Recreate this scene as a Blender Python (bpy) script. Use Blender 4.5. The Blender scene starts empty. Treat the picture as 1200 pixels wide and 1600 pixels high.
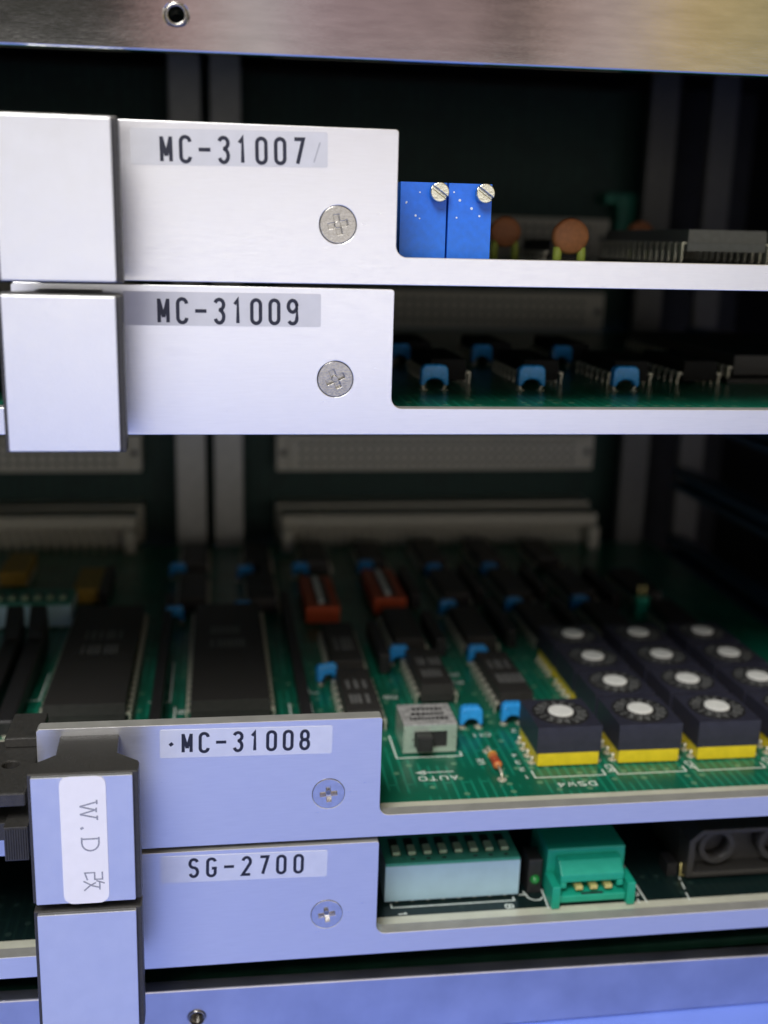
import bpy, bmesh, math, random
from mathutils import Vector, Matrix
random.seed(7)
sc = bpy.context.scene
sc.unit_settings.scale_length = 0.01        # one Blender unit is one centimetre
S = 0.1                                     # lengths below are in millimetres

# ---------------------------------------------------------------- camera
cam_d = bpy.data.cameras.new('camera'); cam = bpy.data.objects.new('camera', cam_d)
sc.collection.objects.link(cam); sc.camera = cam
q = (-23.219, -143.659, -13.766, -0.247, -0.156, -0.027)
cx, sx = math.cos(q[3]), math.sin(q[3]); cz, sz = math.cos(q[4]), math.sin(q[4]); cy, sy = math.cos(q[5]), math.sin(q[5])
Rx = Matrix(((1,0,0),(0,cx,-sx),(0,sx,cx))); Rz = Matrix(((cz,-sz,0),(sz,cz,0),(0,0,1))); Ry = Matrix(((cy,0,sy),(0,1,0),(-sy,0,cy)))
M = Rz @ Rx @ Ry
right, fwd, up = M.col[0], M.col[1], M.col[2]
cm = Matrix((right, up, -fwd)).transposed().to_4x4()
cm.translation = Vector(q[:3]) * S
cam.matrix_world = cm
cam_d.sensor_fit = 'VERTICAL'; cam_d.sensor_height = 240; cam_d.sensor_width = 180
cam_d.lens = 240 * 1688.18 / 1600
cam_d.clip_start = 0.2; cam_d.clip_end = 2000
cam_d.dof.use_dof = True; cam_d.dof.focus_distance = 15.0; cam_d.dof.aperture_fstop = 1.0

# ---------------------------------------------------------------- world: dim room; colour bands above the horizon added for the top rail to reflect
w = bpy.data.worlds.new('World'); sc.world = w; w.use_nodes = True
nt = w.node_tree; N = nt.nodes; Lk = nt.links
bg = N['Background']
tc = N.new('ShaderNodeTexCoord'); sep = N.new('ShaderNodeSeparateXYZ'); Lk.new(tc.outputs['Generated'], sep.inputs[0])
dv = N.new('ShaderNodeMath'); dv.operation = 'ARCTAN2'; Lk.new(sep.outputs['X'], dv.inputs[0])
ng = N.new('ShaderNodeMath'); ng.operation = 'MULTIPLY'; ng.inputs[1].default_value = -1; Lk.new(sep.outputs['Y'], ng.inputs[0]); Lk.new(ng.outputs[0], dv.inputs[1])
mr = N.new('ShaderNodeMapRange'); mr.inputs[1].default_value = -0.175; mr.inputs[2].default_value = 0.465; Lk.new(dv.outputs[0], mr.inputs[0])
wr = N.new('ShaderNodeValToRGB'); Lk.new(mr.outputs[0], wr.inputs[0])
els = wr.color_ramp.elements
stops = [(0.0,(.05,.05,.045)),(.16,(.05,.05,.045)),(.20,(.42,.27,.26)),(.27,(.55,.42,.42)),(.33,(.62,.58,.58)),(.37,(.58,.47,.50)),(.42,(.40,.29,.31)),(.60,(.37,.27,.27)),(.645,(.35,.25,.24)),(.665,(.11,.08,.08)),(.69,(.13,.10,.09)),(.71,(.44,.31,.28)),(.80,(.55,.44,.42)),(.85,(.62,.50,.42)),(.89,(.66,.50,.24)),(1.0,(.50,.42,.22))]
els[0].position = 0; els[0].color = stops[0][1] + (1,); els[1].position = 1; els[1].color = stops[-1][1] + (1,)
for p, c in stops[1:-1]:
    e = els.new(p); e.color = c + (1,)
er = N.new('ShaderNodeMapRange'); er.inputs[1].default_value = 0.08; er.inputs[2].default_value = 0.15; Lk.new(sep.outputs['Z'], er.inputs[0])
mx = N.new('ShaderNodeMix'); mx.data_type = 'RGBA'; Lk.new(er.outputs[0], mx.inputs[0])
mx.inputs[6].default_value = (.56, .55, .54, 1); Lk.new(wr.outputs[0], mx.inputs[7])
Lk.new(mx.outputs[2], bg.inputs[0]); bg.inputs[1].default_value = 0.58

# ---------------------------------------------------------------- lamps
def area(name, loc, target, size, power, col, sy_=None):
    d = bpy.data.lights.new(name, 'AREA'); d.energy = power; d.color = col; d.size = size
    if sy_: d.shape = 'RECTANGLE'; d.size_y = sy_
    o = bpy.data.objects.new(name, d); sc.collection.objects.link(o); o.location = loc
    o.rotation_euler = (Vector(target) - Vector(loc)).to_track_quat('-Z', 'Y').to_euler()
    return o
area('ceiling_lamp', (-20, -42, 46), (0, 0, -6), 28, 30000, (1, .985, .96))
area('front_fill', (6, -95, -6), (0, 0, -6), 92, 6200, (1, .955, .91), 20)  # added area light behind the camera, whitens the reflections in the upper panels
sc.view_settings.view_transform = 'Standard'; sc.view_settings.look = 'None'
sc.view_settings.exposure = 0.58; sc.view_settings.gamma = 1.0

# ---------------------------------------------------------------- materials
def mat(name, col, rough=.5, metal=0, var=.12, nscale=8, bump=0, bscale=60, stretch=None, col2=None, spec=None, rvar=.08, coat=0, distort=0):
    m = bpy.data.materials.new(name); m.use_nodes = True
    n = m.node_tree.nodes; l = m.node_tree.links; b = n['Principled BSDF']
    t = n.new('ShaderNodeTexCoord'); mp = n.new('ShaderNodeMapping'); l.new(t.outputs['Object'], mp.inputs[0])
    if stretch: mp.inputs['Scale'].default_value = stretch
    no = n.new('ShaderNodeTexNoise'); no.inputs['Scale'].default_value = nscale; no.inputs['Detail'].default_value = 5; no.inputs['Distortion'].default_value = distort
    l.new(mp.outputs[0], no.inputs[0])
    r = n.new('ShaderNodeValToRGB'); l.new(no.outputs[0], r.inputs[0])
    r.color_ramp.elements[0].position = .3; r.color_ramp.elements[1].position = .7
    c2 = col2 or tuple(min(1, c * (1 + var)) for c in col)
    r.color_ramp.elements[0].color = tuple(c * (1 - var) for c in col) + (1,); r.color_ramp.elements[1].color = tuple(c2) + (1,)
    l.new(r.outputs[0], b.inputs['Base Color'])
    mr = n.new('ShaderNodeMapRange'); mr.inputs[3].default_value = max(.02, rough - rvar); mr.inputs[4].default_value = min(1, rough + rvar)
    l.new(no.outputs[0], mr.inputs[0]); l.new(mr.outputs[0], b.inputs['Roughness'])
    b.inputs['Metallic'].default_value = metal
    if spec is not None: b.inputs['Specular IOR Level'].default_value = spec
    if coat: b.inputs['Coat Weight'].default_value = coat; b.inputs['Coat Roughness'].default_value = .12
    if bump:
        n2 = n.new('ShaderNodeTexNoise'); n2.inputs['Scale'].default_value = bscale; n2.inputs['Detail'].default_value = 4; l.new(mp.outputs[0], n2.inputs[0])
        bp = n.new('ShaderNodeBump'); bp.inputs['Strength'].default_value = bump; bp.inputs['Distance'].default_value = .01
        l.new(n2.outputs[0], bp.inputs['Height']); l.new(bp.outputs[0], b.inputs['Normal'])
    return m
ALU = mat('anodised_aluminium', (.82,.82,.83), .31, .80, .02, 3, .10, 14, (1,12,12))
TILE = mat('satin_tile_aluminium', (.84,.84,.84), .35, .80, .02, 4, .2, 50)
RAIL = mat('bright_zinc_rail', (.70,.68,.66), .085, 1, .10, 1.6, .06, 10, (1,6,6), rvar=.03)
RAILB = mat('lower_rail_metal', (.62,.62,.66), .33, 1, .10, 1.2, .15, 30, rvar=.06)
POSTD = mat('shaded_post_metal', (.15,.145,.135), .6, .2, .08, 3)  # post metal copy for the right-hand posts, shade put into its colour
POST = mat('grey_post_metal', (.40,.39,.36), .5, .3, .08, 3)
DARKSTEEL = mat('dark_steel', (.035,.035,.04), .6, .3, .2, 2)
BLACKP = mat('textured_black_plastic', (.042,.040,.037), .44, 0, .2, 20, .5, 55)
BLACK = mat('black_epoxy', (.022,.021,.022), .45, 0, .2, 12, .25, 60)
CHIP = mat('chip_epoxy', (.034,.031,.029), .5, 0, .15, 12, .3, 70)
BLACKM = mat('shaded_chip_epoxy', (.014,.013,.013), .7, 0, .15, 12, spec=.25)  # chip epoxy copy for the second card, the slot's shade put into its colour
GREYC = mat('grey_ceramic_chip', (.19,.19,.185), .32, 0, .1, 12, .15, 60)
NAVY = mat('switch_black', (.032,.032,.050), .38, 0, .12, 10, .15, 60)
YEL = mat('yellow_plastic', (.80,.62,.02), .4, 0, .06, 10)
WHITE = mat('white_plastic', (.80,.80,.76), .45, 0, .05, 10)
SILK = mat('silkscreen_ink', (.80,.86,.80), .5, 0, .15, 30)
DIMINK = mat('grey_marking_ink', (.16,.16,.155), .6, 0, .3, 30)
STICK = mat('tape_film', (.80,.82,.86), .48, .5, .03, 6, spec=.3)
STICKG = mat('greyish_tape_film', (.66,.66,.67), .5, .35, .03, 6, spec=.3)
STICKW = mat('white_paper', (.88,.87,.90), .7, 0, .02, 6)
INK = mat('black_ink', (.012,.014,.03), .5, 0, .2, 20)
PENC = mat('faded_grey_ink', (.30,.31,.36), .7, 0, .25, 40)
NICKEL = mat('dim_reflection_nickel', (.38,.365,.34), .24, 1, .2, 20, .15, 40)  # the upper screws' duller reflection is put into this colour
NICKB = mat('bright_reflection_nickel', (.76,.745,.73), .24, .95, .08, 14, .1, 40)  # lighter copy for the lower screws, their brighter reflection put into the colour
BRASS = mat('brass_screw', (.62,.61,.50), .22, 1, .2, 12, .2, 40)
PIN = mat('tinned_pin', (.74,.71,.58), .38, .45, .15, 20)
GOLD = mat('gold_pin', (.95,.80,.32), .4, .6, .08, 20)
BLUECAP = mat('blue_capacitor_epoxy', (.035,.36,.88), .26, 0, .12, 14, coat=.3)
BLUEPOT = mat('blue_trimmer_plastic', (.02,.17,.78), .38, 0, .10, 10, .1, 50)
TEAL = mat('green_connector_plastic', (.01,.36,.24), .4, 0, .06, 8, .08, 60)
TEALD = mat('dull_green_plastic', (.008,.17,.11), .5, 0, .2, 3)
DIPBLUE = mat('pale_blue_switch_plastic', (.42,.62,.74), .45, 0, .05, 3)
DIPTOP = mat('green_switch_top', (.05,.32,.23), .5, 0, .12, 20)
SLIDERP = mat('pale_green_slider', (.45,.60,.40), .5, 0, .1, 20)
ORANGE = mat('red_orange_plastic', (.66,.10,.03), .5, 0, .10, 12)
TERRA = mat('tan_ceramic', (.42,.15,.055), .55, 0, .15, 12, .2, 40)
SLEEVE = mat('yellow_green_sleeve', (.42,.50,.08), .5, 0, .1, 12)
OCHRE = mat('ochre_epoxy', (.46,.28,.04), .5, 0, .12, 8)
CREAM = mat('cream_connector_plastic', (.52,.49,.40), .55, 0, .08, 8)
SLOT = mat('dark_contact_hole', (.04,.038,.03), .7, 0, .2, 10)
TINLID = mat('tin_switch_frame', (.62,.72,.62), .3, .6, .08, 12)
LIDGREY = mat('grey_switch_lid', (.50,.49,.48), .42, .3, .35, 9, .3, 40)
RED = mat('resistor_body', (.60,.20,.06), .45, 0, .1, 20)
RBAND = mat('resistor_band_red', (.45,.03,.015), .45)
RBANDY = mat('resistor_band_gold', (.65,.40,.05), .4)
LEDG = mat('green_lens', (.02,.25,.05), .15, 0, .1, 10, coat=.5)
GUIDE = mat('dark_blue_guide_plastic', (.012,.05,.085), .45, 0, .15, 10)
FLECK = mat('white_paint_fleck', (.75,.80,.88), .5)
DESK = mat('blue_desk_top', (.19,.30,.97), .5, 0, .06, .6, .2, 12, rvar=.05)
EDGE = mat('tinned_board_margin', (.70,.70,.57), .16, .1, .12, 1.5, rvar=.08, coat=.4)
EDGEG = mat('notch_cut_edge', (.46,.455,.43), .36, .35, .08, 4)

def pcb_mat(name, dark, light, lo=.42, via=(.30,.34,.24), gloss=.28):
    m = bpy.data.materials.new(name); m.use_nodes = True
    n = m.node_tree.nodes; l = m.node_tree.links; b = n['Principled BSDF']
    t = n.new('ShaderNodeTexCoord')
    br = n.new('ShaderNodeTexBrick'); br.inputs['Scale'].default_value = 1.0
    br.offset = .37; br.inputs['Brick Width'].default_value = 1.7; br.inputs['Row Height'].default_value = .127 * 1.2
    br.inputs['Mortar Size'].default_value = .022; br.inputs['Mortar Smooth'].default_value = .1
    br.inputs['Color1'].default_value = (0,0,0,1); br.inputs['Color2'].default_value = (.12,.12,.12,1); br.inputs['Mortar'].default_value = (1,1,1,1)
    mp = n.new('ShaderNodeMapping'); mp.inputs['Rotation'].default_value = (0,0,math.pi/2); l.new(t.outputs['Object'], mp.inputs[0]); l.new(mp.outputs[0], br.inputs[0])
    no = n.new('ShaderNodeTexNoise'); no.inputs['Scale'].default_value = .9; no.inputs['Detail'].default_value = 2; l.new(t.outputs['Object'], no.inputs[0])
    st = n.new('ShaderNodeMapRange'); st.inputs[1].default_value = lo; st.inputs[2].default_value = lo + .06; l.new(no.outputs[0], st.inputs[0])
    mu = n.new('ShaderNodeMath'); mu.operation = 'MULTIPLY'; l.new(br.outputs['Color'], mu.inputs[0]); l.new(st.outputs[0], mu.inputs[1])
    mx = n.new('ShaderNodeMix'); mx.data_type = 'RGBA'; l.new(mu.outputs[0], mx.inputs[0]); mx.inputs[6].default_value = dark + (1,); mx.inputs[7].default_value = light + (1,)
    # pads: sparse dots on a 2.54 mm grid
    vo = n.new('ShaderNodeTexVoronoi'); vo.inputs['Scale'].default_value = 3.94; vo.inputs['Randomness'].default_value = 0; l.new(t.outputs['Object'], vo.inputs['Vector'])
    lt = n.new('ShaderNodeMath'); lt.operation = 'LESS_THAN'; lt.inputs[1].default_value = .2; l.new(vo.outputs['Distance'], lt.inputs[0])
    wn = n.new('ShaderNodeTexWhiteNoise'); wn.noise_dimensions = '3D'; l.new(vo.outputs['Color'], wn.inputs[0])
    vp = n.new('ShaderNodeTexNoise'); vp.inputs['Scale'].default_value = 2.3; vp.inputs['Detail'].default_value = 0; l.new(vo.outputs['Position'], vp.inputs[0])
    g2 = n.new('ShaderNodeMath'); g2.operation = 'GREATER_THAN'; g2.inputs[1].default_value = .58; l.new(vp.outputs[0], g2.inputs[0])
    m2 = n.new('ShaderNodeMath'); m2.operation = 'MULTIPLY'; l.new(lt.outputs[0], m2.inputs[0]); l.new(g2.outputs[0], m2.inputs[1])
    mx2 = n.new('ShaderNodeMix'); mx2.data_type = 'RGBA'; l.new(m2.outputs[0], mx2.inputs[0]); l.new(mx.outputs[2], mx2.inputs[6]); mx2.inputs[7].default_value = via + (1,)
    l.new(mx2.outputs[2], b.inputs['Base Color'])
    bp = n.new('ShaderNodeBump'); bp.inputs['Strength'].default_value = .25; bp.inputs['Distance'].default_value = .006; l.new(mu.outputs[0], bp.inputs['Height']); l.new(bp.outputs[0], b.inputs['Normal'])
    b.inputs['Roughness'].default_value = gloss
    return m
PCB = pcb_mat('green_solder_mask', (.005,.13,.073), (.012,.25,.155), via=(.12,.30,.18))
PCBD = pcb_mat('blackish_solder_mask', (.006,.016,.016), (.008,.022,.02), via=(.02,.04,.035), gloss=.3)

BASEG = mat('dark_green_lacquer', (.004,.02,.012), .35, 0, .3, 2)
BACKG = pcb_mat('dark_backplane_mask', (.003,.026,.018), (.004,.034,.024), via=(.01,.05,.035), gloss=.62)
# ---------------------------------------------------------------- mesh helpers
class G:
    def __init__(s): s.bm = bmesh.new(); s.mats = []; s.o = Vector((0,0,0))
    def mi(s, m):
        if m not in s.mats: s.mats.append(m)
        return s.mats.index(m)
    def box(s, x0, x1, y0, y1, z0, z1, m, taper=0):
        k = s.mi(m); t = taper
        v = [s.bm.verts.new(p) for p in ((x0,y0,z0),(x1,y0,z0),(x1,y1,z0),(x0,y1,z0),(x0+t,y0+t,z1),(x1-t,y0+t,z1),(x1-t,y1-t,z1),(x0+t,y1-t,z1))]
        for f in ((3,2,1,0),(4,5,6,7),(0,1,5,4),(1,2,6,5),(2,3,7,6),(3,0,4,7)):
            s.bm.faces.new([v[i] for i in f]).material_index = k
        return s
    def prism(s, loops, axis, a0, a1, m, smooth=False):
        k = s.mi(m)
        def P(u, v, a): return {'y': (u, a, v), 'z': (u, v, a), 'x': (a, u, v)}[axis]
        if len(loops) == 1:
            A = [s.bm.verts.new(P(u, v, a0)) for u, v in loops[0]]; B = [s.bm.verts.new(P(u, v, a1)) for u, v in loops[0]]
            fs = [s.bm.faces.new(A), s.bm.faces.new(B[::-1])]
            rings = [(A, B)]
        else:
            fs = []; rings = []
            for a in (a0, a1):
                edges = []; rr = []
                for lp in loops:
                    V = [s.bm.verts.new(P(u, v, a)) for u, v in lp]; rr.append(V)
                    for i in range(len(V)): edges.append(s.bm.edges.new((V[i], V[(i+1) % len(V)])))
                r = bmesh.ops.triangle_fill(s.bm, use_beauty=True, edges=edges)
                fs += [g for g in r['geom'] if isinstance(g, bmesh.types.BMFace)]
                rings.append(rr)
            rings = list(zip(rings[0], rings[1]))
        for A, B in rings:
            n = len(A)
            for i in range(n):
                f = s.bm.faces.new((A[i], A[(i+1) % n], B[(i+1) % n], B[i])); f.smooth = smooth; fs.append(f)
        for f in fs: f.material_index = k
        return s
    def cyl(s, c, r, a0, a1, axis, m, seg=24, smooth=True):
        return s.prism([circ(c[0], c[1], r, seg)], axis, a0, a1, m, smooth)
    def tube(s, pts, r, m, seg=8):
        k = s.mi(m); pts = [Vector(p) for p in pts]; rings = []
        for i, p in enumerate(pts):
            d = (pts[min(i+1, len(pts)-1)] - pts[max(i-1, 0)]).normalized()
            a = d.cross(Vector((0,0,1)) if abs(d.z) < .9 else Vector((1,0,0))).normalized(); b = d.cross(a)
            rr = r[i] if isinstance(r, (list, tuple)) else r
            rings.append([s.bm.verts.new(p + rr*(math.cos(2*math.pi*j/seg)*a + math.sin(2*math.pi*j/seg)*b)) for j in range(seg)])
        for A, B in zip(rings, rings[1:]):
            for j in range(seg):
                f = s.bm.faces.new((A[j], A[(j+1) % seg], B[(j+1) % seg], B[j])); f.smooth = True; f.material_index = k
        for R_ in (rings[0], rings[-1]):
            s.bm.faces.new(R_).material_index = k
        return s
    def ribbon(s, strokes, wd, fn, m):
        # flat strokes; fn(u, v, lift) -> 3D
        k = s.mi(m)
        for si, st in enumerate(strokes):
            P = [Vector(p) for p in st]; n = len(P); closed = n > 3 and (P[0]-P[-1]).length < 1e-4
            if closed: P = P[:-1]; n -= 1
            L_, R_ = [], []
            for i in range(n):
                if closed: a, b = P[i-1], P[(i+1) % n]
                else: a, b = P[max(i-1, 0)], P[min(i+1, n-1)]
                d1 = (P[i]-a); d2 = (b-P[i])
                if d1.length < 1e-6: d1 = d2
                if d2.length < 1e-6: d2 = d1
                d1 = d1.normalized(); d2 = d2.normalized(); t = (d1+d2)
                t = t.normalized() if t.length > 1e-3 else d1
                nn = Vector((-t.y, t.x)); kk = 1/max(.5, nn.dot(Vector((-d1.y, d1.x))))
                L_.append(P[i] + nn*wd/2*kk); R_.append(P[i] - nn*wd/2*kk)
            lift = .004*si
            VL = [s.bm.verts.new(fn(p.x, p.y, lift)) for p in L_]; VR = [s.bm.verts.new(fn(p.x, p.y, lift)) for p in R_]
            for i in range(n if closed else n-1):
                j = (i+1) % n
                s.bm.faces.new((VL[i], VL[j], VR[j], VR[i])).material_index = k
        return s
    def out(s, name, parent=None, origin=(0,0,0), bev=0, bseg=2, label=None, recalc=True):
        if recalc: bmesh.ops.recalc_face_normals(s.bm, faces=s.bm.faces)
        o0 = Vector(origin)
        for v in s.bm.verts: v.co = (v.co - o0) * S
        me = bpy.data.meshes.new(name); s.bm.to_mesh(me); s.bm.free()
        for m in s.mats: me.materials.append(m)
        o = bpy.data.objects.new(name, me); sc.collection.objects.link(o)
        wpos = (o0 + getattr(parent, '_', Vector((0,0,0)))) if False else o0
        o.location = wpos * S
        if parent: o.parent = parent
        if bev:
            b = o.modifiers.new('bevel', 'BEVEL'); b.width = bev*S; b.segments = bseg; b.limit_method = 'ANGLE'; b.angle_limit = math.radians(40)
        if label: o['label'] = label
        return o
def circ(cx_, cy_, r, n=24, a0=0): return [(cx_ + r*math.cos(a0 + 2*math.pi*i/n), cy_ + r*math.sin(a0 + 2*math.pi*i/n)) for i in range(n)]
def rrect(x0, x1, z0, z1, r, n=5):
    o = []
    for cx_, cz_, a in ((x1-r, z1-r, 0), (x0+r, z1-r, 90), (x0+r, z0+r, 180), (x1-r, z0+r, 270)):
        for i in range(n+1):
            t = math.radians(a + 90*i/n); o.append((cx_ + r*math.cos(t), cz_ + r*math.sin(t)))
    return o
def empty(name, loc, label=None, cat=None, group=None):
    o = bpy.data.objects.new(name, None); sc.collection.objects.link(o); o.location = Vector(loc)*S; o.empty_display_size = .5
    if label: o['label'] = label
    if cat: o['category'] = cat
    if group: o['group'] = group
    return o
def sub(child, parent_part):
    # child was built in the same frame as the part: keep it in place
    child.parent = parent_part; child.location = child.location - parent_part.location
    return child
def dup_part(src, dx, dy, dz=0, parent=None):
    c = src.copy(); sc.collection.objects.link(c); c.parent = parent or src.parent
    c.location = src.location + Vector((dx, dy, dz))*S
    for ch in list(src.children):
        d = ch.copy(); sc.collection.objects.link(d); d.parent = c
    return c

# ---------------------------------------------------------------- stroke lettering (unit box 1 wide, 1 high)
def arc(cx_, cy_, rx, ry, a0, a1, n=10): return [(cx_ + rx*math.cos(math.radians(a0+(a1-a0)*i/n)), cy_ + ry*math.sin(math.radians(a0+(a1-a0)*i/n))) for i in range(n+1)]
r_ = .2
def cap_(x0=0, x1=1, y0=0, y1=1, ry=r_):
    h = (x1-x0)/2; c = (x0+x1)/2
    return arc(c, y1-ry, h, ry, 0, 180) + arc(c, y0+ry, h, ry, 180, 360) + [(x1, y1-ry)]
GL = {
 'M': [[(0,0),(0,1)],[(1,0),(1,1)],[(.02,.93),(.5,.22)],[(.98,.93),(.5,.22)]],
 'C': [arc(.5,1-r_,.5,r_,0,180) + arc(.5,r_,.5,r_,180,360)],
 '-': [[(-.15,.5),(1.15,.5)]],
 '0': [cap_()], 'O': [cap_()],
 '1': [[(.15,.8),(.5,1),(.5,0)]],
 '7': [[(0,1),(1,1),(.35,0)]],
 '3': [arc(.5,.78,.5,.22,160,-75) + arc(.5,.27,.5,.27,75,-160)],
 '8': [cap_(.06,.94,.5,1,.22), cap_(0,1,0,.53,.24)],
 '9': [[(1,.75)] + arc(.5,.75,.5,.25,0,360,16) + arc(.5,.22,.5,.22,0,-150,8)],
 '2': [arc(.5,.75,.5,.25,165,-35) + [(0,0),(1,0)]],
 'S': [arc(.5,.76,.5,.24,20,250) + arc(.5,.26,.5,.26,70,-160)],
 'G': [arc(.5,1-r_,.5,r_,10,180) + arc(.5,r_,.5,r_,180,360) + [(1,.45),(.55,.45)]],
 'A': [[(0,0),(.5,1),(1,0)], [(.18,.32),(.82,.32)]],
 'U': [[(0,1)] + arc(.5,.25,.5,.25,180,360) + [(1,1)]],
 'T': [[(0,1),(1,1)], [(.5,1),(.5,0)]],
 'D': [[(0,0),(0,1)] + arc(.4,.5,.6,.5,90,-90) + [(0,0)]],
 'W': [[(0,1),(.25,0),(.5,.7),(.75,0),(1,1)]],
 '4': [[(.75,0),(.75,1),(0,.3),(1,.3)]],
 'R': [[(0,0),(0,1)] + arc(.55,.75,.45,.25,90,-90) + [(0,.5)], [(.5,.5),(1,0)]],
 'P': [[(0,0),(0,1)] + arc(.55,.75,.45,.25,90,-90) + [(0,.5)]],
 'I': [[(.5,0),(.5,1)]],
}
def strokes(txt, w_, h_, pitch):
    o = []
    for i, c in enumerate(txt):
        for st in GL.get(c, []):
            o.append([(i*pitch + u*w_, v*h_) for u, v in st])
    return o

# ---------------------------------------------------------------- component builders: positions in card frame (x right, y deep, z up; top of the panel is z = 0)
ZS = -17.2            # board surface
def dip(card, x, y, wd, ln, npin, zs=ZS, name='chip', h=4.2, mark=None, material=None, lift=0, indiv=False):
    g = G(); B = material or CHIP
    z0 = zs + .7 + lift; zm = zs + 2.0 + lift; z1 = zs + h + lift
    x0, x1 = x + .75, x + wd - .75
    g.box(x0+.12, x1-.12, y+.15, y+ln-.15, z0, zm, B)
    g.box(x0, x1, y, y+ln, zm+.002, z1, B, .18)
    if mark:
        mx0, mx1, my0, my1, rows = mark
        for rr in range(rows):
            yy = my0 + (my1-my0)*(rr+.15)/rows; xx = mx0
            while xx < mx1 - .6:
                ww = random.uniform(.45, .8); g.box(xx, xx+ww, yy, yy+(my1-my0)/rows*.6, z1-.02, z1+.015, DIMINK); xx += ww + random.choice((.25,.25,.8))
    g.cyl((x+wd/2, y+ln-1.2), .7, z1-.02, z1+.01, 'z', BLACK, 12)
    o = g.out(name, card, (x+wd/2, y+ln/2, zs), bev=.1, bseg=1)
    pit = (ln-2.2)/max(1, npin-1); protos = {}
    for i in range(npin):
        yy = y + 1.1 + i*pit
        for sgn, xe in ((1, x), (-1, x+wd)):
            if indiv and sgn in protos:
                c = protos[sgn].copy(); sc.collection.objects.link(c); c.parent = o
                c.location = protos[sgn].location + Vector((0, i*pit, 0))*S; continue
            p = G() if indiv else REST[card]
            xa, xb = sorted((xe, xe + sgn*.85))
            p.box(xa, xb, yy-.65, yy+.65, zm-.14, zm+.14, PIN)
            xa, xb = sorted((xe - sgn*.0, xe + sgn*.26))
            p.box(xa, xb, yy-.65, yy+.65, zs+1.1, zm-.142, PIN)
            p.box(xa, xb, yy-.28, yy+.28, zs+.01, zs+1.098, PIN)
            if indiv: protos[sgn] = sub(p.out('pin', None, (xe, yy, zs)), o)
    if lift:
        p = G(); p.box(x-.3, x+wd+.3, y-.4, y+ln+.4, zs, zs+.9, BLACK)
        sub(p.out('socket', None, (x+wd/2, y+ln/2, zs)), o)
    return o
def capacitor(card, x, y, zs=ZS, wd=4.3, tilt=0):
    g = G()
    h0, h1 = zs + .75, zs + 4.2
    pts = [(0, h0), (.15, h1-.6), (.75, h1), (wd-.75, h1), (wd-.15, h1-.6), (wd, h0), (wd-.7, h0)] + [(wd/2 + (wd/2-.8)*math.cos(t), h0+.1 + 1.1*math.sin(t)) for t in [math.radians(a) for a in (15,45,70,90,110,135,165)]] + [(.7, h0)]
    g.prism([[(x+u, v) for u, v in pts]], 'y', y-1.0, y+1.0, BLUECAP)
    o = g.out('capacitor', card, (x+wd/2, y, zs), bev=.55, bseg=3)
    for p in o.data.polygons: p.use_smooth = False
    for sx_ in (.4, wd-.4):
        l = G()
        l.tube([(x+sx_, y, h0+.6), (x+sx_, y, h0), (x+sx_+(.25 if sx_ < 1 else -.25), y, zs+.3), (x+sx_+(.25 if sx_ < 1 else -.25), y, zs)], .26, PIN, 8)
        l.cyl((x+sx_+(.25 if sx_ < 1 else -.25), y), .75, zs+.004, zs+.12, 'z', PIN, 12)
        sub(l.out('lead', None, (x+sx_, y, zs)), o)
    return o
def rotary(card, x, y, first=[None]):
    # centre x, y
    p = REST[card]
    for i in range(4):
        yy = y - 3.8 + i*2.54
        for xx in (x-5.75, x+5.75):
            p.cyl((xx, yy), .7, ZS+.004, ZS+.1, 'z', PIN, 12)
            p.tube([(xx, yy, ZS+.1), (xx, yy, ZS+1.2)], .28, PIN, 6)
    if first[0] is None or first[0].parent is not card:
        g = G(); zt = ZS + 7.2
        g.box(x-5.55, x+5.55, y-5.6, y+5.6, ZS+2.55, zt, NAVY)
        g.prism([circ(x, y, 4.9, 32)], 'z', zt+.003, zt+.12, BLACK)
        tg = g
        b = G(); b.box(x-5.3, x+5.3, y-5.55, y+5.55, ZS+.2, ZS+2.548, YEL)
        bo = b.out('base', None, (x, y, ZS), bev=.1)
        d = G(); n = 40
        d.prism([[(x + (2.2 if i % 2 else 1.95)*math.cos(2*math.pi*i/n), y + (2.2 if i % 2 else 1.95)*math.sin(2*math.pi*i/n)) for i in range(n)]], 'z', zt+.125, zt+.55, WHITE)
        do = d.out('dial', None, (x, y, ZS), bev=.08)
        for i in range(16):
            a = 2*math.pi*i/16; ca, sa = math.cos(a), math.sin(a)
            c_ = '0123478911234789'[i]
            fn = lambda u, v, lf: (x + (2.95+v)*ca - u*sa*-1*-1, y + (2.95+v)*sa + u*ca, zt+.13+lf)
            tg.ribbon([[(u*.7-.35, v*1.35) for u, v in st] for st in GL[c_]], .24, fn, SILKD)
        o = tg.out('rotary_switch', card, (x, y, ZS), bev=.12, bseg=2)
        sub(bo, o); sub(do, o)
        first[0] = o; o['cx'] = x; o['cy'] = y
        return o
    s = first[0]
    c = dup_part(s, x - s['cx'], y - s['cy']); c.rotation_euler = (0, 0, math.radians(random.uniform(-.9,.9))); return c
SILKD = mat('dial_ink', (.20,.205,.20), .6, 0, .2, 30)

REST, BOARD = {}, {}
def finish(card):
    BOARD[card].out('board', card, (0, 5, ZS), recalc=False)
    if REST[card].mats:
        o = REST[card].out('pins', card, (0, 60, ZS)); o['kind'] = 'stuff'

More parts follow.
